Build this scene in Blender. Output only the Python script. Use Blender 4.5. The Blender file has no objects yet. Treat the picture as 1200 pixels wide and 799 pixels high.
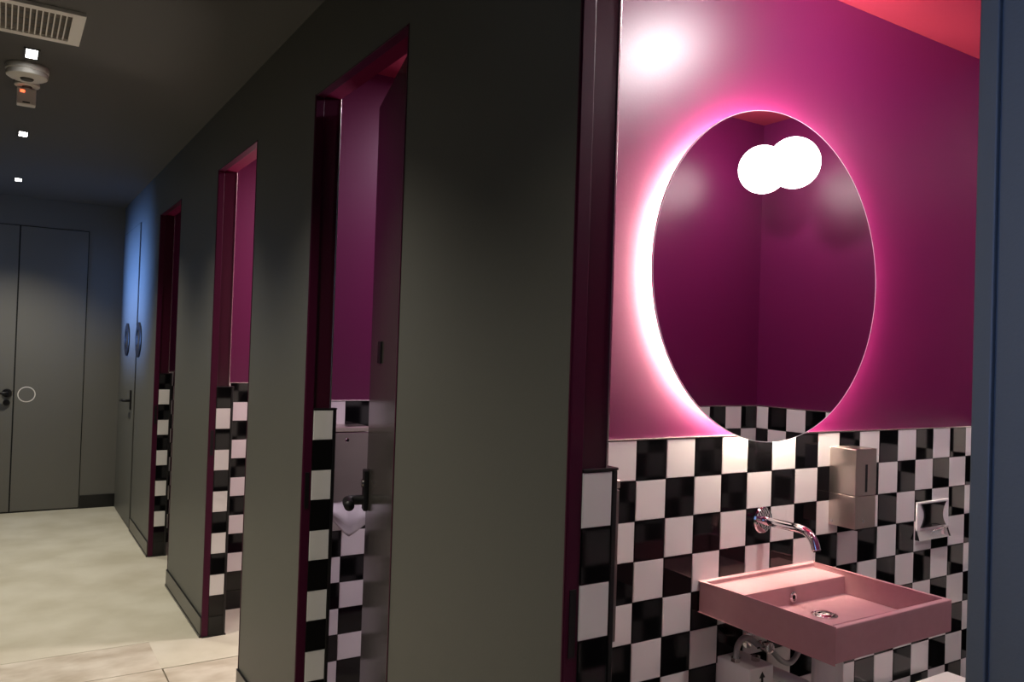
import bpy, bmesh, math
from mathutils import Vector, Matrix
C = bpy.context.scene.collection
S = bpy.context.scene
# ------------------------------------------------------------------ camera, world, lights, exposure
def make_camera():
    cd = bpy.data.cameras.new('camera'); o = bpy.data.objects.new('camera', cd); C.objects.link(o)
    yaw, pitch, roll = (math.radians(a) for a in (32.3593, 0.8902, 1.8304))
    F = Vector((math.sin(yaw)*math.cos(pitch), math.cos(yaw)*math.cos(pitch), math.sin(pitch)))
    R = Vector((math.cos(yaw), -math.sin(yaw), 0)); U = R.cross(F)
    R2 = math.cos(roll)*R + math.sin(roll)*U; U2 = -math.sin(roll)*R + math.cos(roll)*U
    m = Matrix((R2, U2, -F)).transposed().to_4x4(); m.translation = Vector((-0.8565, 0, 1.4048))
    o.matrix_world = m
    cd.sensor_width = 36; cd.lens = 943.53/1200*36; cd.clip_start = 0.02
    S.camera = o
make_camera()
w = bpy.data.worlds.new('world'); S.world = w; w.use_nodes = True
w.node_tree.nodes['Background'].inputs[0].default_value = (0.5, 0.6, 0.9, 1)
w.node_tree.nodes['Background'].inputs[1].default_value = 0.02
S.view_settings.view_transform = 'Standard'; S.view_settings.look = 'None'
S.view_settings.exposure = 0.0; S.view_settings.gamma = 1.0; S.view_settings.use_curve_mapping = False

def area(name, loc, aim, sx, sy, power, col, spread=180):
    l = bpy.data.lights.new(name, 'AREA'); l.shape = 'RECTANGLE'; l.size = sx; l.size_y = sy
    l.energy = power; l.color = col; l.spread = math.radians(spread)
    o = bpy.data.objects.new(name, l); C.objects.link(o); o.location = loc
    o.rotation_euler = (Vector(aim)-Vector(loc)).to_track_quat('-Z', 'Y').to_euler(); return o
def spot(name, loc, power, col, size, blend, rad=.03, aim=None):
    l = bpy.data.lights.new(name, 'SPOT'); l.energy = power; l.color = col
    l.spot_size = math.radians(size); l.spot_blend = blend; l.shadow_soft_size = rad
    o = bpy.data.objects.new(name, l); C.objects.link(o); o.location = loc
    if aim: o.rotation_euler = (Vector(aim)-Vector(loc)).to_track_quat('-Z', 'Y').to_euler()
    return o
WARM = (1, .915, .78); BLUE = (.17, .36, 1)
area('added_far_daylight', (-1.57, 6.75, 1.75), (0, 6.75, 1.95), 1.1, 1.0, 27, BLUE, 36)  # narrow blue beam added for the far wall patch, its source is unseen
area('added_near_daylight', (-1.57, -.25, 1.7), (0, -.1, 1.75), .7, 1.2, 5.5, (.2, .36, 1), 55)  # second added beam, gives the near pier its blue light
# ------------------------------------------------------------------ dimensions (metres)
ZC, ZS, ZH, ZT, ZB = 2.543, 2.495, 2.245, 1.2, 0.1      # ceilings, head, wainscot top, black base row
TH, W = 0.085, 2.078                                     # corridor wall thickness, stall depth
F = [1.151, 2.617, 4.041, 5.714]                         # far jambs
N = [0.448, 1.896, 3.345, 4.994]                         # near jambs
REC = 0.362; YM = [f+REC for f in F]
YF = 7.593; XL = -1.6; YB = -1.6
T = 0.1
# ------------------------------------------------------------------ materials
def mat(name, col, rough=.5, metal=0, spec=.5, coat=0, emit=None, estr=0, noise=None, bump=None, aniso=0):
    m = bpy.data.materials.new(name); m.use_nodes = True; nt = m.node_tree; b = nt.nodes['Principled BSDF']
    b.inputs['Base Color'].default_value = (*col, 1); b.inputs['Roughness'].default_value = rough
    b.inputs['Metallic'].default_value = metal; b.inputs['Specular IOR Level'].default_value = spec
    b.inputs['Coat Weight'].default_value = coat; b.inputs['Coat Roughness'].default_value = .1
    if aniso: b.inputs['Anisotropic'].default_value = aniso
    if emit: b.inputs['Emission Color'].default_value = (*emit, 1); b.inputs['Emission Strength'].default_value = estr
    tc = nt.nodes.new('ShaderNodeTexCoord')
    if noise:                                            # (scale, colour 2, low, high, stretch)
        sc, c2, lo, hi, st = noise
        mp = nt.nodes.new('ShaderNodeMapping'); mp.inputs['Scale'].default_value = st
        n = nt.nodes.new('ShaderNodeTexNoise'); n.inputs['Scale'].default_value = sc; n.inputs['Detail'].default_value = 6
        r = nt.nodes.new('ShaderNodeValToRGB'); r.color_ramp.elements[0].position = lo; r.color_ramp.elements[1].position = hi
        r.color_ramp.elements[0].color = (*col, 1); r.color_ramp.elements[1].color = (*c2, 1)
        L = nt.links.new
        L(tc.outputs['Object'], mp.inputs[0]); L(mp.outputs[0], n.inputs[0]); L(n.outputs[0], r.inputs[0]); L(r.outputs[0], b.inputs['Base Color'])
    if bump:                                             # (scale, strength, stretch)
        mp = nt.nodes.new('ShaderNodeMapping'); mp.inputs['Scale'].default_value = bump[2]
        n = nt.nodes.new('ShaderNodeTexNoise'); n.inputs['Scale'].default_value = bump[0]; n.inputs['Detail'].default_value = 4
        bp = nt.nodes.new('ShaderNodeBump'); bp.inputs['Strength'].default_value = bump[1]; bp.inputs['Distance'].default_value = .002
        L = nt.links.new
        L(tc.outputs['Object'], mp.inputs[0]); L(mp.outputs[0], n.inputs[0]); L(n.outputs[0], bp.inputs['Height']); L(bp.outputs[0], b.inputs['Normal'])
    return m
one = (1, 1, 1)
M = dict(
 grey=mat('grey_paint', (.112, .112, .098), .45, spec=.2, bump=(240, .12, one)),
 endgrey=mat('end_wall_paint', (.145, .142, .125), .45, bump=(240, .12, one)),
 door=mat('grey_door_paint', (.10, .098, .085), .22, spec=.6),
 lacquer=mat('dark_door_lacquer', (.055, .050, .046), .2, spec=.22),
 ceil=mat('ceiling_paint', (.095, .093, .088), .8),
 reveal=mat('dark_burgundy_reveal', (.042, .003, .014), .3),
 magenta=mat('magenta_paint', (.115, .0054, .056), .36, spec=.5, bump=(260, .08, one)),
 frame=mat('magenta_frame', (.055, .0025, .022), .45, spec=.25),
 soffit=mat('matte_magenta_lining', (.15, .003, .042), .7, spec=.1),
 coral=mat('coral_ceiling', (.34, .032, .07), .5, spec=.3),
 concrete=mat('concrete', (.46, .43, .33), .45, noise=(3.4, (.58, .555, .455), .3, .66, one), bump=(60, .1, one)),
 stone=mat('stone_slab', (.38, .33, .25), .42, noise=(6.0, (.58, .54, .45), .3, .66, (1, 1.6, 1)), bump=(50, .1, one)),
 joint=mat('floor_joint', (.17, .15, .11), .8),
 white=mat('white_tile', (.80, .785, .77), .10, spec=.5),
 black=mat('black_tile', (.003, .003, .0035), .06, spec=.35),
 grout=mat('grout', (.02, .016, .018), .7),
 trim=mat('steel_trim', (.62, .58, .56), .25, 1),
 blacktrim=mat('black_trim', (.006, .006, .007), .3),
 blackm=mat('black_metal', (.006, .006, .007), .45, spec=.35),
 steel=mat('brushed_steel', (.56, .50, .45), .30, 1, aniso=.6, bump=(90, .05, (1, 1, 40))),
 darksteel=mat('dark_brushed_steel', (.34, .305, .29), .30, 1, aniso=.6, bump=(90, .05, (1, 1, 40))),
 chrome=mat('chrome', (.85, .84, .84), .05, 1),
 mirror=mat('mirror_silver', (.86, .84, .85), .004, 1),
 mirroredge=mat('mirror_edge', (.75, .8, .8), .2),
 led=mat('mirror_led', (1, .9, .8), .5, emit=(1, .81, .64), estr=220),
 globe=mat('globe_glass', (1, .97, .9), .3, emit=(1, .93, .88), estr=9),
 pink=mat('pink_concrete', (.45, .245, .262), .55, noise=(40, (.48, .265, .285), .3, .7, one)),
 plastic=mat('white_plastic', (.84, .83, .83), .4),
 ventw=mat('vent_white', (.80, .78, .72), .5),
 duct=mat('duct_grey', (.16, .14, .12), .8),
 dark=mat('dark_void', (.012, .012, .012), .9),
 lamp=mat('lamp_glow', (1, 1, 1), .5, emit=(1, .97, .94), estr=14),
 lampb=mat('stall_lamp_glow', (1, 1, 1), .5, emit=(1, .95, .96), estr=330),
 red=mat('red_led', (.3, .02, .01), .4, emit=(1, .12, .04), estr=3),
 paper=mat('paper', (.88, .87, .87), .8),
 hose=mat('braided_hose', (.42, .42, .42), .4, .6, bump=(900, .5, one)),
 baseb=mat('bronze_baseboard', (.085, .08, .066), .35, .3),
 glass=mat('window_glass', (.1, .16, .3), .05, emit=(.3, .5, 1), estr=.6),  # glowing pane of the windows added on the left wall
 arrow=mat('black_print', (.01, .01, .01), .6),
)
# ------------------------------------------------------------------ helpers
def link(name, me, m, parent=None):
    o = bpy.data.objects.new(name, me); C.objects.link(o)
    if m is not None and not me.materials: me.materials.append(M[m])
    if parent: o.parent = parent; o.matrix_parent_inverse = pinv(parent)
    return o
def pinv(p):
    m = Matrix.Translation(p.location) @ p.rotation_euler.to_matrix().to_4x4()
    if p.parent: m = p.parent.matrix_local @ m if False else m
    return m.inverted()
def bm2(name, bm, m, parent=None, smooth=False, bevel=0, seg=2):
    if bevel: bmesh.ops.bevel(bm, geom=[e for e in bm.edges if e.calc_face_angle(0) > .6], offset=bevel, segments=seg, affect='EDGES', profile=.5)
    bmesh.ops.recalc_face_normals(bm, faces=bm.faces)
    me = bpy.data.meshes.new(name); bm.to_mesh(me); bm.free()
    for f in me.polygons: f.use_smooth = smooth
    return link(name, me, m, parent)
def abox(bm, a, b):
    r = bmesh.ops.create_cube(bm, size=1)
    for v in r['verts']: v.co = Vector(((a[i]+b[i])/2 + v.co[i]*(b[i]-a[i]) for i in range(3)))
    return r['verts']
def box(name, a, b, m, parent=None, bevel=0, seg=2):
    bm = bmesh.new(); abox(bm, a, b); return bm2(name, bm, m, parent, bevel=bevel, seg=seg)
def boxes(name, lst, m, parent=None, bevel=0):
    bm = bmesh.new()
    for a, b in lst: abox(bm, a, b)
    return bm2(name, bm, m, parent, bevel=bevel)
def acyl(bm, p0, p1, r0, r1=None, n=32):
    r1 = r0 if r1 is None else r1; p0 = Vector(p0); p1 = Vector(p1); d = p1-p0
    mt = Matrix.Translation((p0+p1)/2) @ d.to_track_quat('Z', 'Y').to_matrix().to_4x4()
    bmesh.ops.create_cone(bm, cap_ends=True, segments=n, radius1=r0, radius2=r1, depth=d.length, matrix=mt)
def cyl(name, p0, p1, r, m, parent=None, r1=None, n=32, bevel=0):
    bm = bmesh.new(); acyl(bm, p0, p1, r, r1, n); o = bm2(name, bm, m, parent, bevel=bevel)
    for f in o.data.polygons: f.use_smooth = True
    o.data.set_sharp_from_angle(angle=.6); return o
def lathe(name, prof, p0, axis, m, parent=None, n=48, cap=True):
    """prof: (radius, distance along axis)"""
    ax = Vector(axis).normalized(); q = ax.to_track_quat('Z', 'Y').to_matrix().to_4x4(); mt = Matrix.Translation(p0) @ q
    bm = bmesh.new(); rings = []
    for r, h in prof:
        rings.append([bm.verts.new(mt @ Vector((r*math.cos(a), r*math.sin(a), h))) for a in (2*math.pi*k/n for k in range(n))])
    for a, b in zip(rings, rings[1:]):
        for k in range(n): bm.faces.new((a[k], a[(k+1) % n], b[(k+1) % n], b[k]))
    for ring in (rings[0], rings[-1]):
        if cap and (ring[0].co-ring[n//2].co).length > 1e-6: bm.faces.new(ring)
    bmesh.ops.remove_doubles(bm, verts=bm.verts, dist=1e-6)
    o = bm2(name, bm, m, parent, smooth=True); o.data.set_sharp_from_angle(angle=.6)
    return o
def tube(name, pts, r, m, parent=None, n=16, cap=True, res=8):
    """smooth tube through points (Catmull-Rom)"""
    P = [Vector(q) for q in pts]; path = []
    for i in range(len(P)-1):
        a, b, c, d = P[max(i-1, 0)], P[i], P[i+1], P[min(i+2, len(P)-1)]
        for k in range(res):
            t = k/res
            path.append(.5*((2*b)+(c-a)*t+(2*a-5*b+4*c-d)*t*t+(3*b-a-3*c+d)*t**3))
    path.append(P[-1]); bm = bmesh.new(); rings = []; up = None
    for i, q in enumerate(path):
        tg = (path[min(i+1, len(path)-1)]-path[max(i-1, 0)]).normalized()
        if up is None: up = tg.orthogonal().normalized()
        up = (up-tg*up.dot(tg)).normalized(); s = tg.cross(up)
        rings.append([bm.verts.new(q+r*(math.cos(a)*up+math.sin(a)*s)) for a in (2*math.pi*k/n for k in range(n))])
    for a, b in zip(rings, rings[1:]):
        for k in range(n): bm.faces.new((a[k], a[(k+1) % n], b[(k+1) % n], b[k]))
    if cap: bm.faces.new(rings[0]); bm.faces.new(rings[-1])
    return bm2(name, bm, m, parent, smooth=True)
def plate(name, pts, thick, m, parent=None, bevel=0):
    """flat outline (list of 3D points), extruded by the vector thick"""
    bm = bmesh.new(); f = bm.faces.new([bm.verts.new(q) for q in pts])
    r = bmesh.ops.extrude_face_region(bm, geom=[f])
    bmesh.ops.translate(bm, verts=[v for v in r['geom'] if isinstance(v, bmesh.types.BMVert)], vec=thick)
    return bm2(name, bm, m, parent, bevel=bevel)
def tag(o, label, cat, group=None, kind=None):
    o['label'] = label; o['category'] = cat
    if group: o['group'] = group
    if kind: o['kind'] = kind
    return o
def thing(name, loc, label, cat, group=None, kind=None):
    o = bpy.data.objects.new(name, None); o.empty_display_size = .05; C.objects.link(o); o.location = loc
    return tag(o, label, cat, group, kind)
def struct(o, label, cat): return tag(o, label, cat, kind='structure')
# ------------------------------------------------------------------ floor
fl = thing('floor', (0, 3, 0), 'pale beige concrete corridor floor with stone slabs', 'floor', kind='structure')
box('floor_bed', (XL-.4, YB, -.06), (W+.3, YF+.2, -.012), 'joint', fl)
gx, gy = -.222, 3.73; g = .003
box('concrete_screed', (XL-.4, 4.09, -.03), (gx-g, YF+.2, 0), 'concrete', fl)
box('concrete_screed', (gx+g-.006, gy+g, -.03), (W+.3, YF+.2, 0), 'concrete', fl)
box('stone_slab', (XL-.4, gy+g, -.03), (gx-g, 4.09-.002, -.0005), 'stone', fl)
for k in range(6):
    ya, yb = gy-.9*(k+1), gy-.9*k
    box('stone_slab', (XL-.4, ya+g, -.03), (gx-g, yb-g, 0), 'stone', fl)
    box('stone_slab', (gx+g, ya+g, -.03), (.9, yb-g, 0), 'stone', fl)
    box('stone_slab', (.9+g*2, ya+g, -.03), (W+.3, yb-g, 0), 'stone', fl)
# ------------------------------------------------------------------ ceilings
struct(box('ceiling', (XL-.4, YB, ZC), (0, YF+.1, ZC+.1), 'ceil'), 'dark charcoal painted corridor ceiling', 'ceiling')
struct(box('ceiling', (TH, .1, ZS), (W+.1, 6.5, ZS+.1), 'coral'), 'coral red ceiling above the mirrored washroom stalls', 'ceiling')
# ------------------------------------------------------------------ right corridor wall: piers and lintel, grey outside, magenta in the reveals
def corridor_wall():
    bm = bmesh.new()
    edges = [YB] + [v for n_, f_ in zip(N, F) for v in (n_, f_)] + [YF+.1]
    for i in range(0, len(edges), 2): abox(bm, (0, edges[i], 0), (TH, edges[i+1], ZH))
    abox(bm, (0, YB, ZH), (TH, YF+.1, ZC+.05))
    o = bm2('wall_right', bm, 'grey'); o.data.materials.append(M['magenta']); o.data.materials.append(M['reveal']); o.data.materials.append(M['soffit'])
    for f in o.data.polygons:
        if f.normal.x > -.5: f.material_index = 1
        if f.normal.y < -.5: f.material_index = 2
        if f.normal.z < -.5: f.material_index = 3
    return struct(o, 'long charcoal grey corridor wall with four tall magenta-lined stall openings', 'wall')
wr = corridor_wall()
piers = [(YB, N[0])] + [(F[i], N[i+1]) for i in range(3)] + [(F[3], 6.56)]
for a, b in piers:
    box('skirting', (-.008, a+.001, .012), (0, b-.001, .092), 'baseb', wr, bevel=.001)
    box('skirting_gap', (-.011, a-.002, 0), (0, b+.002, .012), 'blacktrim', wr)
    box('skirting_cap', (-.0085, a+.001, .092), (0, b-.001, .095), 'blacktrim', wr)
for n_, f_ in zip(N, F):
    # metal frame lining each opening: far jamb, near jamb and head, 27 mm wide
    box('door_frame', (-.002, f_-.006, 0), (.027, f_, ZH), 'frame', wr, bevel=.0015)
    box('door_frame', (-.002, n_-.004, 0), (.027, n_+.0005, ZH), 'frame' if n_ > 1 else 'door', wr, bevel=.0003)
    box('door_frame', (-.002, n_+.006, ZH-.006), (.027, f_-.006, ZH), 'frame', wr, bevel=.0015)
    box('corner_bead', (TH-.002, f_-.003, ZT), (TH+.003, f_+.002, ZH), 'trim', wr, bevel=.001)
    box('corner_bead', (-.0035, f_-.0025, .09), (.0005, f_+.0015, ZH), 'frame', wr)
    box('strike_plate', (.006, f_-.0075, .87), (.02, f_-.005, .99), 'blackm', wr)
# near-side flange of the first opening
box('door_frame', (-.006, N[0]-.018, 0), (.002, N[0]+.002, ZH), 'grey', wr, bevel=.002)
# ------------------------------------------------------------------ tiles
tmesh = {}
def tile_mesh(wd, ht, m):
    k = (round(wd, 3), round(ht, 3), m)
    if k not in tmesh:
        bm = bmesh.new(); abox(bm, (-wd/2, -.004, -ht/2), (wd/2, .004, ht/2))
        bmesh.ops.bevel(bm, geom=[e for e in bm.edges if all(v.co.y < 0 for v in e.verts)], offset=.0012, segments=2, affect='EDGES')
        bmesh.ops.recalc_face_normals(bm, faces=bm.faces)
        me = bpy.data.meshes.new('tile'); bm.to_mesh(me); bm.free(); me.materials.append(M[m]); tmesh[k] = me
    return tmesh[k]
def tiles(parent, face, s0, s1, grid, phase, axis, ztop=ZT, gap=.0022, bed=True, rows=11):
    """wall face at coordinate `face`, visible tile front on it. axis 'y-': face normal -y, runs along x; 'y+': normal +y; 'x-': normal -x, runs along y.
    grid: coordinate of a joint; phase: parity of the white tiles; s0..s1 range"""
    i0 = math.floor((s0-grid)/T+1e-6); i1 = math.ceil((s1-grid)/T-1e-6); inv = parent
    for i in range(i0, i1):
        a, b = max(s0, grid+i*T), min(s1, grid+(i+1)*T)
        if b-a < .012: continue
        for j in range(rows+1):
            if j < rows: z1, z0, m = ztop-j*T, ztop-(j+1)*T, ('white' if (i+j+phase) % 2 else 'black')
            else: z1, z0, m = ztop-rows*T, .004, 'black'
            me = tile_mesh(b-a-gap, z1-z0-gap, m)
            o = bpy.data.objects.new('tile', me); C.objects.link(o)
            s, z = (a+b)/2, (z0+z1)/2
            if axis == 'y-': o.location = (s, face+.004, z)
            elif axis == 'y+': o.location = (s, face-.004, z); o.rotation_euler = (0, 0, math.pi)
            else: o.location = (face+.004, s, z); o.rotation_euler = (0, 0, -math.pi/2)
            o.parent = parent; o.matrix_parent_inverse = pinv(parent)
    z = ztop
    if axis == 'y-':
        box('grout_bed', (s0, face+.0025, 0), (s1, face+.0085, z), 'grout', parent)
        box('tile_trim', (s0, face-.001, z+.0005), (s1, face+.0085, z+.0045), 'trim', parent, bevel=.001)
    elif axis == 'y+':
        box('grout_bed', (s0, face-.0085, 0), (s1, face-.0025, z), 'grout', parent)
        box('tile_trim', (s0, face-.0085, z+.0005), (s1, face+.001, z+.0045), 'trim', parent, bevel=.001)
    else:
        box('grout_bed', (face+.0025, s0, 0), (face+.0085, s1, z), 'grout', parent)
        box('tile_trim', (face-.001, s0, z+.0005), (face+.0085, s1, z+.0045), 'trim', parent, bevel=.001)
def joined_tiles(parent, face, s0, s1, grid, phase, axis):
    """tiles of the stalls' unseen walls, one part"""
    bm = bmesh.new(); i0 = math.floor((s0-grid)/T+1e-6); i1 = math.ceil((s1-grid)/T-1e-6)
    for i in range(i0, i1):
        a, b = max(s0, grid+i*T)+.001, min(s1, grid+(i+1)*T)-.001
        if b-a < .012: continue
        for j in range(11):
            n0 = len(bm.faces); z1, z0 = ZT-j*T-.001, ZT-(j+1)*T+.001
            if axis == 'y+': abox(bm, (a, face-.008, z0), (b, face, z1))
            else: abox(bm, (face, a, z0), (face+.008, b, z1))
            bm.faces.ensure_lookup_table()
            for f in bm.faces[n0:]: f.material_index = (i+j+phase) % 2
    o = bm2('wall_tiling', bm, 'black', parent); o.data.materials.append(M['white']); o['kind'] = 'stuff'
G0 = .478
# partitions between the stalls (thick, with the plumbing inside), magenta above, tiled below
P = []
pl = ['magenta partition on the hinge side of the nearest stall, tiled below', 'magenta partition with black and white checkered tiles behind the pink washbasin',
      'purple partition with checkered tiles behind the steel towel dispenser by the ajar door', 'bright magenta partition with checkered tiles, empty, in the third opening',
      'dark magenta partition in the opening closest to the corridor end']
for k in range(5):
    a = .1 if k == 0 else YM[k-1]; b = N[k] if k < 4 else 6.5
    o = box('wall_partition', (TH, a+.008, 0), (W+.02, b-.008, ZS+.02), 'magenta')
    P.append(struct(o, pl[k], 'wall'))
wb = struct(box('wall_back', (W+.008, .1, 0), (W+.1, 6.5, ZS+.02), 'magenta'), 'magenta back wall of the stalls, tiled in checkers, seen in the round mirror', 'wall')
tiles(P[1], YM[0], TH+.001, W, G0, 0, 'y-')
tiles(P[0], N[0], TH+.001, W, G0, 1, 'y+')
tiles(wb, W, N[0], YM[0], YM[0]-11*T, 1, 'x-')
tiles(P[2], YM[1], TH+.001, 1.078, G0, 0, 'y-')
tiles(P[3], YM[2], TH+.001, .778, G0, 1, 'y-')
tiles(P[4], YM[3], TH+.001, .578, G0, 1, 'y-')
for k in (1, 2, 3):
    joined_tiles(P[k], N[k], TH+.001, W, G0, 1, 'y+')
    joined_tiles(wb, W, N[k], YM[k], YM[k]-11*T, 1, 'x-')
# jamb tiles: one cut column on each far jamb
for k in range(4):
    ph = 1 if k < 2 else 0
    for j in range(12):
        z1, z0 = (ZT-.004-j*T, ZT-.004-(j+1)*T) if j < 11 else (ZT-.004-1.1, .004)
        m = ('white' if (j+ph) % 2 else 'black') if j < 11 else 'black'
        o = bpy.data.objects.new('jamb_tile', tile_mesh(.068-.002, z1-z0-.0022, m)); C.objects.link(o)
        o.location = (.061, F[k]-.004, (z0+z1)/2); o.parent = wr; o.matrix_parent_inverse = pinv(wr)
    box('tile_trim', (.027, F[k]-.009, ZT-.003), (.108, F[k]+.02, ZT+.002), 'blacktrim', wr, bevel=.001)
    box('tile_trim', (.0955, F[k]-.0088, .0), (.106, F[k]+.02, ZT-.003), 'blacktrim', wr, bevel=.0015)
    box('grout_bed', (.027, F[k]-.005, 0), (.0955, F[k]+.001, ZT-.003), 'grout', wr)
    box('base_strip', (.0, F[k]-.011, 0), (.11, F[k], .006), 'blacktrim', wr)
# ------------------------------------------------------------------ far wall, side door, left wall
wf = struct(box('wall_far', (XL-.4, YF, 0), (0, YF+.1, ZC), 'endgrey'), 'dark grey wall closing the corridor end', 'wall')
box('skirting', (-.262, YF-.012, 0), (0, YF, .108), 'blacktrim', wf, bevel=.001)
def leaf_door(name, x0, x1, label, handle):
    d = thing(name, ((x0+x1)/2, YF, 0), label, 'door', kind='structure')
    box('gap', (x0-.006, YF-.002, 0), (x1+.006, YF, 2.312), 'dark', d)
    box('door_leaf', (x0, YF-.008, .012), (x1, YF-.002, 2.306), 'endgrey', d, bevel=.001)
    if handle:
        lathe('rosette', [(.0, .014), (.03, .014), (.034, .009), (.034, 0)], (x1-.042, YF-.008, .962), (0, -1, 0), 'blackm', d)
        tube('lever', [(x1-.042, YF-.012, .962), (x1-.042, YF-.05, .962), (x1-.052, YF-.06, .962), (x1-.08, YF-.062, .962), (x1-.17, YF-.062, .96)], .011, 'blackm', d)
        lathe('keyhole_cover', [(.0, .012), (.02, .012), (.024, .008), (.024, 0)], (x1-.042, YF-.008, .885), (0, -1, 0), 'blackm', d)
        box('latch', (x1-.006, YF-.0095, .94), (x1-.001, YF-.008, .985), 'trim', d)
    else:
        lathe('pull_ring', [(.056, 0), (.056, .003), (.0595, .004), (.063, .003), (.063, 0)], (x0+.083, YF-.008, .95), (0, -1, 0), 'ventw', d)
        lathe('pull_disc', [(0, .002), (.055, .002), (.055, 0)], (x0+.083, YF-.008, .95), (0, -1, 0), 'endgrey', d)
    return d
leaf_door('door_1', -1.30, -.764, 'flush grey door leaf with a black lever handle on the end wall', True)
leaf_door('door_2', -.754, -.27, 'narrow flush grey door leaf with a round flush pull', False)
sd = thing('door_3', (0, 7, 0), 'grey flush door in the side wall with round black-rimmed plaque and black lever', 'door', kind='structure')
box('gap', (-.002, 6.582, 0), (0, 7.456, 2.302), 'dark', sd)
box('door_leaf', (-.008, 6.59, .012), (-.002, 7.45, 2.294), 'grey', sd, bevel=.001)
box('escutcheon', (-.018, 6.705, .885), (-.008, 6.75, 1.033), 'blackm', sd, bevel=.003)
tube('lever', [(-.016, 6.728, .955), (-.05, 6.728, .955), (-.062, 6.74, .955), (-.064, 6.77, .955), (-.064, 6.86, .95)], .011, 'blackm', sd)
def plaque(y, x, label, cat):
    t = thing('round_plaque', (x, y, 1.418), label, cat, 'round plaques by the side door')
    lathe('rim', [(.078, 0), (.078, .008), (.082, .011), (.126, .011), (.130, .008), (.130, 0)], (x, y, 1.418), (-1, 0, 0), 'blackm', t)
    lathe('face', [(0, .005), (.079, .005), (.079, .0)], (x, y, 1.418), (-1, 0, 0), 'chrome', t)
plaque(7.055, -.008, 'round black-rimmed shiny plaque mounted on the side door leaf', 'plaque')
plaque(6.487, 0, 'round black-rimmed shiny plaque on the wall beside the side door', 'plaque')
wl = box('wall_left', (XL-.1, YB, 0), (XL, YF, ZC), 'grey'); struct(wl, 'charcoal grey corridor wall facing the stalls', 'wall')
for k, (ya, yb, za, zb) in enumerate(((6.15, 7.35, 1.2, 2.3), (-.65, .15, 1.05, 2.35))):  # unseen windows, added as sources for the blue light on the right wall
    wn = thing('window_%d' % (k+1), (XL, (ya+yb)/2, za), 'unseen window added in the left corridor wall for its blue light', 'window', kind='structure')
    box('pane', (XL, ya, za), (XL+.004, yb, zb), 'glass', wn)
    boxes('window_frame', [((XL, ya-.04, za-.04), (XL+.03, ya, zb+.04)), ((XL, yb, za-.04), (XL+.03, yb+.04, zb+.04)),
                           ((XL, ya, za-.04), (XL+.03, yb, za)), ((XL, ya, zb), (XL+.03, yb, zb+.04))], 'blackm', wn)
struct(box('wall_behind', (XL-.1, YB-.1, 0), (TH, YB, ZC), 'grey'), 'dark grey wall behind the photographer', 'wall')
# ------------------------------------------------------------------ ajar door of the second stall
def ajar_door():
    hx, hy = .034, N[1]+.012; ang = math.radians(14.6)
    d = thing('door_4', (hx, hy, 0), 'tall dark glossy stall door left slightly ajar, with black lever and small lock plate', 'door', kind='structure')
    L = .69
    Rm = Matrix.Translation((hx, hy, 0)) @ Matrix.Rotation(-ang, 4, 'Z')       # local +y runs along the leaf, -x is its corridor face
    def fin(o):
        o.data.transform(Rm); return o
    fin(box('door_leaf', (0, 0, .01), (.04, L, ZH-.012), 'lacquer', d, bevel=.002))
    fin(box('escutcheon', (-.016, L-.062, .865), (0, L-.014, 1.0), 'blackm', d, bevel=.004))
    fin(tube('lever', [(-.008, L-.04, .9), (-.05, L-.04, .9), (-.066, L-.052, .9), (-.07, L-.08, .9), (-.07, L-.13, .897)], .0165, 'blackm', d))
    fin(cyl('lock_knob', (-.012, L-.04, .955), (-.022, L-.04, .955), .013, 'trim', d))
    fin(box('lock_plate', (-.006, L-.25, 1.36), (0, L-.19, 1.43), 'blackm', d, bevel=.003))
    for z in (.3, 1.1, 1.95): fin(cyl('hinge', (.0, -.004, z-.045), (.0, -.004, z+.045), .007, 'frame', d, n=16))
ajar_door()
# ------------------------------------------------------------------ round backlit mirror
mx, mz, mr = .937, 1.638, .452; my = YM[0]+.008
mi = thing('backlit_mirror', (mx, my, mz), 'large round frameless mirror with glowing halo above the pink basin', 'mirror')
lathe('backing', [(0, 0), (.395, 0), (.395, .034), (0, .034)], (mx, my, mz), (0, -1, 0), 'plastic', mi, n=96)
lathe('mirror_glass', [(mr, .034), (mr, .0385), (0, .0385)], (mx, my, mz), (0, -1, 0), 'mirror', mi, n=128)
lathe('glass_edge', [(mr, .0335), (mr+.0015, .0335), (mr+.0015, .0388), (mr, .0388), (mr, .0335)], (mx, my, mz), (0, -1, 0), 'mirroredge', mi, n=128, cap=False)
lathe('led_strip', [(.397, .008), (.402, .008), (.402, .028), (.397, .028), (.397, .008)], (mx, my, mz), (0, -1, 0), 'led', mi, n=96, cap=False)
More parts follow.
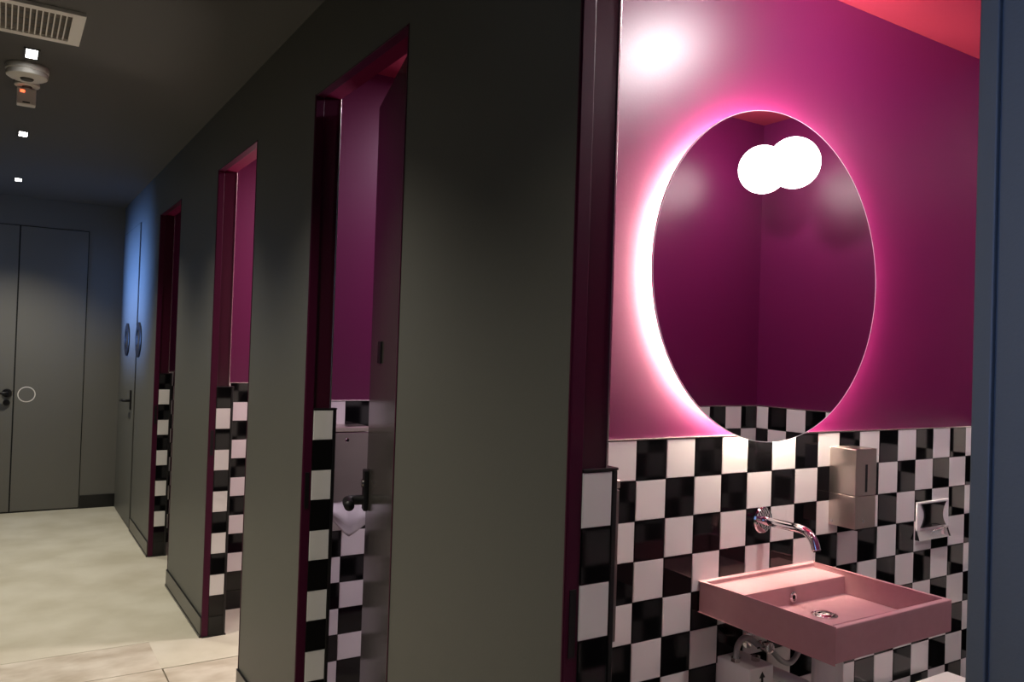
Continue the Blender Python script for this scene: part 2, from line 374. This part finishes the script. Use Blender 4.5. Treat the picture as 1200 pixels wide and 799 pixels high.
# ------------------------------------------------------------------ globe pendants (seen in the mirror) and stall downlight
gl = thing('globe_sconce', (W, .575, 2.29), 'two glowing opal globes on a wall arm, seen in the round mirror', 'lamp')
box('wall_plate', (W-.008, .545, 2.265), (W+.008, .605, 2.315), 'blackm', gl, bevel=.003)
for (x, y, z) in ((1.80, .685, 2.205), (1.735, .893, 2.185)):
    arm = tube('arm', [(W-.004, .575, 2.29), (W-.05, .58+(y-.685)*.1, 2.285), (x+.07, y-.06, z+.03), (x, y, z)], .007, 'blackm', gl, n=12)
    bm = bmesh.new(); bmesh.ops.create_uvsphere(bm, u_segments=32, v_segments=20, radius=.1, matrix=Matrix.Translation((x, y, z)))
    bm2('globe', bm, 'globe', gl, smooth=True)
def downlight(x, y, z, sx, sy, label, group, power, size, blend, m='lamp', col=WARM):
    t = thing('recessed_downlight', (x, y, z), label, 'lamp', group)
    e = .008
    boxes('bezel', [((x-sx/2-e, y-sy/2-e, z-.004), (x-sx/2, y+sy/2+e, z)), ((x+sx/2, y-sy/2-e, z-.004), (x+sx/2+e, y+sy/2+e, z)),
                    ((x-sx/2, y-sy/2-e, z-.004), (x+sx/2, y-sy/2, z)), ((x-sx/2, y+sy/2, z-.004), (x+sx/2, y+sy/2+e, z)), ((x-sx/2, y-.003, z-.003), (x+sx/2, y+.003, z))], 'blackm', t)
    box('diffuser', (x-sx/2, y-sy/2, z-.002), (x+sx/2, y+sy/2, z-.0005), m, t)
    spot('downlight_beam', (x, y, z-.02), power, col, size, blend, .03)
SP = Vector((1.01, .935, ZS))
sl = thing('ceiling_lamp', SP, 'small opal dome lamp on the coral ceiling of the mirror stall', 'lamp')
lathe('base', [(0, 0), (.072, 0), (.072, .012), (.06, .016), (0, .016)], SP, (0, 0, -1), 'ventw', sl)
lathe('dome', [(.062, .016), (.062, .03), (.056, .05), (.042, .066), (.022, .075), (0, .078)], SP, (0, 0, -1), 'lampb', sl)
for k in (1, 2, 3):
    area('stall_lamp', (1.0, YM[k]-.65, ZS-.02), (1.0, YM[k]-.65, 0), .14, .14, (20, 32, 2)[k-1], ((.97, .85, 1), (1, .85, .86), (1, .9, .9))[k-1])
    area('stall_mirror_glow', (.937, YM[k]-.06, 1.64), (.937, YM[k]-1, 1.64), .8, .8, (12, 26, 2)[k-1], ((1, .85, .9), (1, .84, .7), (1, .84, .7))[k-1])
# ------------------------------------------------------------------ corridor ceiling fittings
lab = ['small square recessed downlight beside the ceiling smoke detector', 'small recessed downlight in the middle of the dark ceiling', 'small recessed downlight above the grey end doors']
for k, y in enumerate((.71, 2.23, 3.754, 5.259, 6.80)):
    downlight(-.795, y, ZC, .04, .12, lab[k-2] if k > 1 else ('small recessed downlight in the corridor ceiling before the white vent' if k else 'small recessed downlight in the corridor ceiling opposite the mirror stall'), 'corridor ceiling downlights', 108 if k else 45, 112, .95)
v = thing('air_vent', (-.95, 3.345, ZC), 'white slatted air vent grille in the dark ceiling', 'vent')
vx0, vx1, vy0, vy1 = -1.30, -.645, 3.175, 3.515
box('duct', (vx0+.01, vy0+.01, ZC-.003), (vx1-.01, vy1-.01, ZC-.001), 'duct', v)
boxes('frame', [((vx0, vy0, ZC-.012), (vx1, vy0+.035, ZC)), ((vx0, vy1-.035, ZC-.012), (vx1, vy1, ZC)), ((vx0, vy0+.035, ZC-.012), (vx0+.035, vy1-.035, ZC)), ((vx1-.04, vy0+.035, ZC-.012), (vx1, vy1-.035, ZC))], 'ventw', v)
x = vx0+.05
while x < vx1-.05:
    box('slat', (x, vy0+.035, ZC-.010), (x+.0042, vy1-.035, ZC-.003), 'ventw', v); x += .0182
for y in (vy0+.10, vy0+.17, vy0+.24): box('damper_blade', (vx0+.035, y, ZC-.0035), (vx1-.04, y+.03, ZC-.0028), 'baseb', v)
sm = thing('smoke_detector', (-.805, 3.95, ZC), 'round white smoke detector on the dark ceiling', 'smoke detector')
lathe('base', [(0, 0), (.078, 0), (.08, .006), (.08, .022), (.078, .024), (0, .024)], (-.805, 3.95, ZC), (0, 0, -1), 'ventw', sm)
lathe('cover', [(.076, .024), (.078, .03), (.076, .044), (.066, .05), (.0, .052)], (-.805, 3.95, ZC), (0, 0, -1), 'ventw', sm)
lathe('sensor_cap', [(0, .0565), (.022, .0565), (.026, .051), (.0, .0505)], (-.805, 3.95, ZC), (0, 0, -1), 'baseb', sm)
se = thing('ceiling_beacon', (-.80, 4.2, ZC), 'small white boxy sensor with red light hanging below a disc', 'sensor')
lathe('mount', [(0, 0), (.048, 0), (.05, .004), (.05, .014), (.047, .017), (0, .017)], (-.80, 4.2, ZC), (0, 0, -1), 'ventw', se)
lathe('mount_cap', [(0, .02), (.02, .02), (.02, .016), (0, .016)], (-.80, 4.2, ZC), (0, 0, -1), 'baseb', se)
cyl('stalk', (-.80, 4.225, ZC-.015), (-.80, 4.225, ZC-.03), .02, 'ventw', se)
box('housing', (-.838, 4.205, ZC-.095), (-.764, 4.255, ZC-.022), 'ventw', se, bevel=.004)
box('indicator', (-.825, 4.2035, ZC-.043), (-.808, 4.2055, ZC-.032), 'red', se)
box('grille', (-.815, 4.2035, ZC-.089), (-.787, 4.2055, ZC-.083), 'baseb', se)
# ------------------------------------------------------------------ pink washbasin
sx0, sx1, sy0, sy1, sz, sb = .704, 1.168, 1.106, YM[0]-.001, .827, .747
sk = thing('washbasin', ((sx0+sx1)/2, sy1, sb), 'rectangular matte pink wall-hung washbasin on the checkered wall', 'washbasin')
def basin():
    bm = bmesh.new(); rt = .012; dy = 1.40; fz = sb+.018
    X = [sx0, sx0+rt, sx1-rt, sx1]; Y = [sy0, sy0+rt, dy, sy1-rt, sy1]
    H = {}
    for i in range(3):
        for j in range(4):
            H[i, j] = sz if i in (0, 2) or j in (0, 3) else (fz if j == 1 else sz-.013)
    def quad(*p): bm.faces.new([bm.verts.new(q) for q in p])
    for (i, j), h in H.items():
        quad((X[i], Y[j], h), (X[i+1], Y[j], h), (X[i+1], Y[j+1], h), (X[i], Y[j+1], h))
        quad((X[i], Y[j], sb), (X[i], Y[j+1], sb), (X[i+1], Y[j+1], sb), (X[i+1], Y[j], sb))
        for (ii, jj, e) in ((i+1, j, ((X[i+1], Y[j]), (X[i+1], Y[j+1]))), (i, j+1, ((X[i], Y[j+1]), (X[i+1], Y[j+1]))),
                            (i-1, j, ((X[i], Y[j]), (X[i], Y[j+1]))), (i, j-1, ((X[i], Y[j]), (X[i+1], Y[j])))):
            h2 = H.get((ii, jj), sb)
            if h2 < h: quad((*e[0], h2), (*e[1], h2), (*e[1], h), (*e[0], h))
    bmesh.ops.remove_doubles(bm, verts=bm.verts, dist=1e-5)
    bmesh.ops.dissolve_limit(bm, angle_limit=.01, verts=bm.verts, edges=bm.edges)
    return bm2('bowl', bm, 'pink', sk, bevel=.0028, seg=3)
basin()
lathe('overflow_ring', [(.006, .0), (.006, .004), (.010, .005), (.0145, .003), (.0145, 0)], (.936, 1.40, .785), (0, -1, 0), 'chrome', sk, n=24)
lathe('overflow_hole', [(0, .001), (.0065, .001), (.0065, 0)], (.936, 1.40, .785), (0, -1, 0), 'dark', sk, n=24)
dr = lathe('drain', [(.032, 0), (.032, .003), (.027, .0045), (.024, .002), (0, .002)], (.934, 1.300, .765), (0, 0, 1), 'chrome', sk, n=32)
lathe('plug', [(0, .010), (.014, .0095), (.021, .007), (.021, .003), (0, .003)], (.934, 1.300, .765), (0, 0, 1), 'chrome', dr, n=32)
# trap under the basin
tr = thing('bottle_trap', (.95, 1.30, sb), 'white bottle trap hanging under the pink basin', 'drain trap')
lathe('tailpiece', [(0, 0), (.024, 0), (.024, .008), (.0185, .010), (.0185, .09), (0, .09)], (.95, 1.30, sb), (0, 0, -1), 'plastic', tr)
lathe('bottle', [(0, .09), (.036, .09), (.038, .1), (.038, .2), (.03, .21), (0, .21)], (.95, 1.30, sb), (0, 0, -1), 'plastic', tr)
tube('waste_pipe', [(.95, 1.30, .56), (.95, 1.40, .56), (.95, YM[0], .56)], .016, 'plastic', tr)
# ------------------------------------------------------------------ tap
fx, fz = .942, .966
tp = thing('wall_tap', (fx, YM[0], fz), 'chrome wall-mounted tap with curved spout over the pink basin', 'tap')
lathe('escutcheon', [(0, .01), (.02, .01), (.034, .007), (.037, .003), (.037, 0)], (fx, YM[0], fz), (0, -1, 0), 'chrome', tp, n=48)
tube('spout', [(fx, YM[0]-.004, fz), (fx, YM[0]-.05, fz), (fx, YM[0]-.09, fz), (fx, YM[0]-.125, fz), (fx, YM[0]-.15, fz-.006), (fx, YM[0]-.168, fz-.022), (fx, YM[0]-.178, fz-.046)], .0115, 'chrome', tp, n=24)
cyl('aerator', (fx, YM[0]-.1775, fz-.044), (fx, YM[0]-.1785, fz-.049), .009, 'dark', tp, n=24)
# ------------------------------------------------------------------ soap dispenser
dx0, dx1, dyf, dz0, dz1 = 1.232, 1.330, YM[0]-.088, .930, 1.160
sp = thing('soap_dispenser', ((dx0+dx1)/2, YM[0], dz0), 'tall brushed steel soap dispenser box on the checkered wall', 'soap dispenser')
box('body', (dx0, dyf, dz0+.095), (dx1, YM[0], dz1), 'steel', sp, bevel=.0015)
box('lower_cover', (dx0, dyf, dz0), (dx1, YM[0], dz0+.094), 'steel', sp, bevel=.0015)
box('level_window', ((dx0+dx1)/2-.005, dyf-.001, dz0+.105), ((dx0+dx1)/2+.005, dyf+.002, dz0+.185), 'dark', sp)
box('spout', ((dx0+dx1)/2-.008, dyf+.015, dz0-.012), ((dx0+dx1)/2+.008, dyf+.04, dz0), 'blackm', sp)
cyl('screw', (dx0-.001, YM[0]-.012, dz0+.012), (dx0+.001, YM[0]-.012, dz0+.012), .004, 'trim', sp, n=12)
cyl('lock', ((dx0+dx1)/2-.012, dyf-.001, dz0+.022), ((dx0+dx1)/2-.012, dyf+.001, dz0+.022), .005, 'trim', sp, n=12)
# ------------------------------------------------------------------ toilet paper holder
hx0, hx1, hz0, hz1 = 1.682, 1.868, .838, .962; hy = YM[0]
th = thing('toilet_paper_holder', ((hx0+hx1)/2, hy, hz0), 'polished toilet paper holder on the checkered tiles, reflections modelled as white and black parts', 'paper holder')
box('back_plate', (hx0, hy-.006, hz0+.03), (hx1, hy, hz1), 'plastic', th, bevel=.002)  # polished plate, the white it reflects is put into its colour
def dark_reflection():  # black concave shape stands for the dark reflection in the polished hood
    n = 12; out = []
    for k in range(n+1):
        t = k/n; w_ = .052+.02*(2*t-1)**2; out.append((hx0+.093-.004+w_, hy-.012, hz1-.006-t*.078))
    l = [(2*(hx0+.089)-q[0], q[1], q[2]) for q in reversed(out)]
    return plate('dark_reflection', out+l, (0, .005, 0), 'black', th)
dark_reflection()
plate('tray', [(hx0+.008, hy-.004, hz0+.036), (hx1-.014, hy-.004, hz0+.036), (hx1-.012, hy-.016, hz0), (hx0, hy-.016, hz0)], (0, .001, .003), 'plastic', th)  # polished lower lip, its white reflection put into the colour
plate('side_cheek', [(hx0, hy, hz0+.04), (hx0, hy-.015, hz0), (hx0, hy, hz0)], (.003, 0, 0), 'blackm', th)
plate('side_cheek', [(hx1-.003, hy, hz0+.04), (hx1-.003, hy-.015, hz0), (hx1-.003, hy, hz0)], (.003, 0, 0), 'blackm', th)
tube('wire_arm', [(hx0+.06, hy-.02, hz0+.022), (hx0+.07, hy-.032, hz0+.034), (hx0+.11, hy-.036, hz0+.04), (hx0+.14, hy-.03, hz0+.04), (hx0+.15, hy-.014, hz0+.03)], .0022, 'chrome', th, n=8)
box('catch', (hx0+.10, hy-.04, hz0+.018), (hx0+.108, hy-.03, hz0+.044), 'trim', th)
# ------------------------------------------------------------------ water heater box with hoses under the basin
b0 = (.778, YM[0]-.112, .42); b1 = (.868, YM[0]-.001, .620)
ht = thing('water_heater', ((b0[0]+b1[0])/2, YM[0], b0[2]), 'white boxy inline water heater with black arrow under the basin', 'water heater')
box('casing', b0, b1, 'plastic', ht, bevel=.003)
ax, ay, az = (b0[0]+b1[0])/2+.002, b0[1]-.0006, .572
plate('arrow_mark', [(ax-.004, ay, az), (ax+.004, ay, az), (ax+.004, ay, az+.020), (ax+.011, ay, az+.020), (ax, ay, az+.036), (ax-.011, ay, az+.020), (ax-.004, ay, az+.020)], (0, .0008, 0), 'arrow', ht)
tube('supply_hose', [(.792, 1.46, .615), (.793, 1.46, .64), (.800, 1.46, .662), (.822, 1.46, .676), (.848, 1.458, .668), (.868, 1.455, .652)], .008, 'hose', ht)
cyl('hose_nut', (.792, 1.46, .617), (.792, 1.46, .630), .013, 'trim', ht, n=6)
cyl('outlet_nut', (.845, 1.44, .617), (.845, 1.44, .632), .012, 'trim', ht, n=6)
vl = thing('angle_valve', (.90, YM[0], .645), 'chrome angle valve with hose looping below the pink basin', 'valve')
lathe('wall_rosette', [(0, .006), (.018, .006), (.026, .001), (.026, 0)], (.90, YM[0], .645), (0, -1, 0), 'chrome', vl, n=32)
cyl('valve_body', (.90, YM[0]-.002, .645), (.892, 1.445, .648), .011, 'chrome', vl, n=24)
cyl('valve_knob', (.888, 1.452, .648), (.884, 1.425, .650), .015, 'chrome', vl, n=10, bevel=.002)
cyl('hose_nut', (.872, 1.456, .651), (.888, 1.454, .648), .011, 'chrome', vl, n=6)
tube('hose', [(.90, 1.46, .645), (.934, 1.46, .622), (.97, 1.46, .592), (1.006, 1.46, .578), (1.037, 1.46, .595), (1.055, 1.46, .63), (1.056, 1.455, .69), (1.05, 1.45, .745)], .0075, 'hose', vl)
# ------------------------------------------------------------------ sanitary bin
bn = thing('sanitary_bin', (1.66, 1.36, 0), 'white plastic bin standing against the checkered wall', 'bin')
boxes('bin_body', [((1.505, 1.265, 0), (1.815, 1.470, .37))], 'plastic', bn, bevel=.012)
boxes('bin_lid', [((1.495, 1.255, .37), (1.825, 1.478, .402))], 'plastic', bn, bevel=.008)
# ------------------------------------------------------------------ paper towel dispensers
def towel(k, label):
    yf = F[k]+.25; x0, x1, z0, z1 = .112, .331, .765 if k == 0 else .80, 1.128 if k == 0 else 1.112
    t = thing('towel_dispenser', ((x0+x1)/2, YM[k], z0), label, 'towel dispenser', None)
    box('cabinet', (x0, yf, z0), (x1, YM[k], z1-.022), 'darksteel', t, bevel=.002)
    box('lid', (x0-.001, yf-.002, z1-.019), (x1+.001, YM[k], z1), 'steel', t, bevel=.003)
    lathe('lock', [(0, .004), (.006, .004), (.008, .002), (.008, 0)], (x0+.135, yf, z1-.05), (0, -1, 0), 'chrome', t, n=24)
    box('towel_slot', (x0+.02, yf-.001, z0+.006), (x1-.02, yf+.004, z0+.022), 'dark', t)
    return t
towel(0, 'brushed steel towel dispenser edge behind the tiled jamb of the mirror stall')
towel(1, 'brushed steel paper towel dispenser with lock behind the ajar door')
def paper():
    bm = bmesh.new(); n, m = 14, 10; g = []; yf = F[1]+.25
    for i in range(n+1):
        r = []
        for j in range(m+1):
            u, vv = i/n, j/m
            x_ = .165+.165*u-.012*vv*(1-u); top = .832+.010*u
            bot = .785-.07*min(1, max(0, (u-.12)/.36)) if u < .48 else .715+.045*(u-.48)/.52
            z_ = top+(bot-top)*vv; y_ = yf-.006-.05*math.sin(min(vv*1.25, 1)*math.pi*.62)-.010*math.cos(u*7+vv*2.5)*vv
            r.append(bm.verts.new((x_, y_, z_)))
        g.append(r)
    for i in range(n):
        for j in range(m): bm.faces.new((g[i][j], g[i+1][j], g[i+1][j+1], g[i][j+1]))
    bmesh.ops.solidify(bm, geom=bm.faces[:], thickness=.0012)
    return tag(bm2('paper_towel', bm, 'paper', None, smooth=True), 'crumpled white paper towel hanging out of the steel dispenser', 'paper towel')
paper()
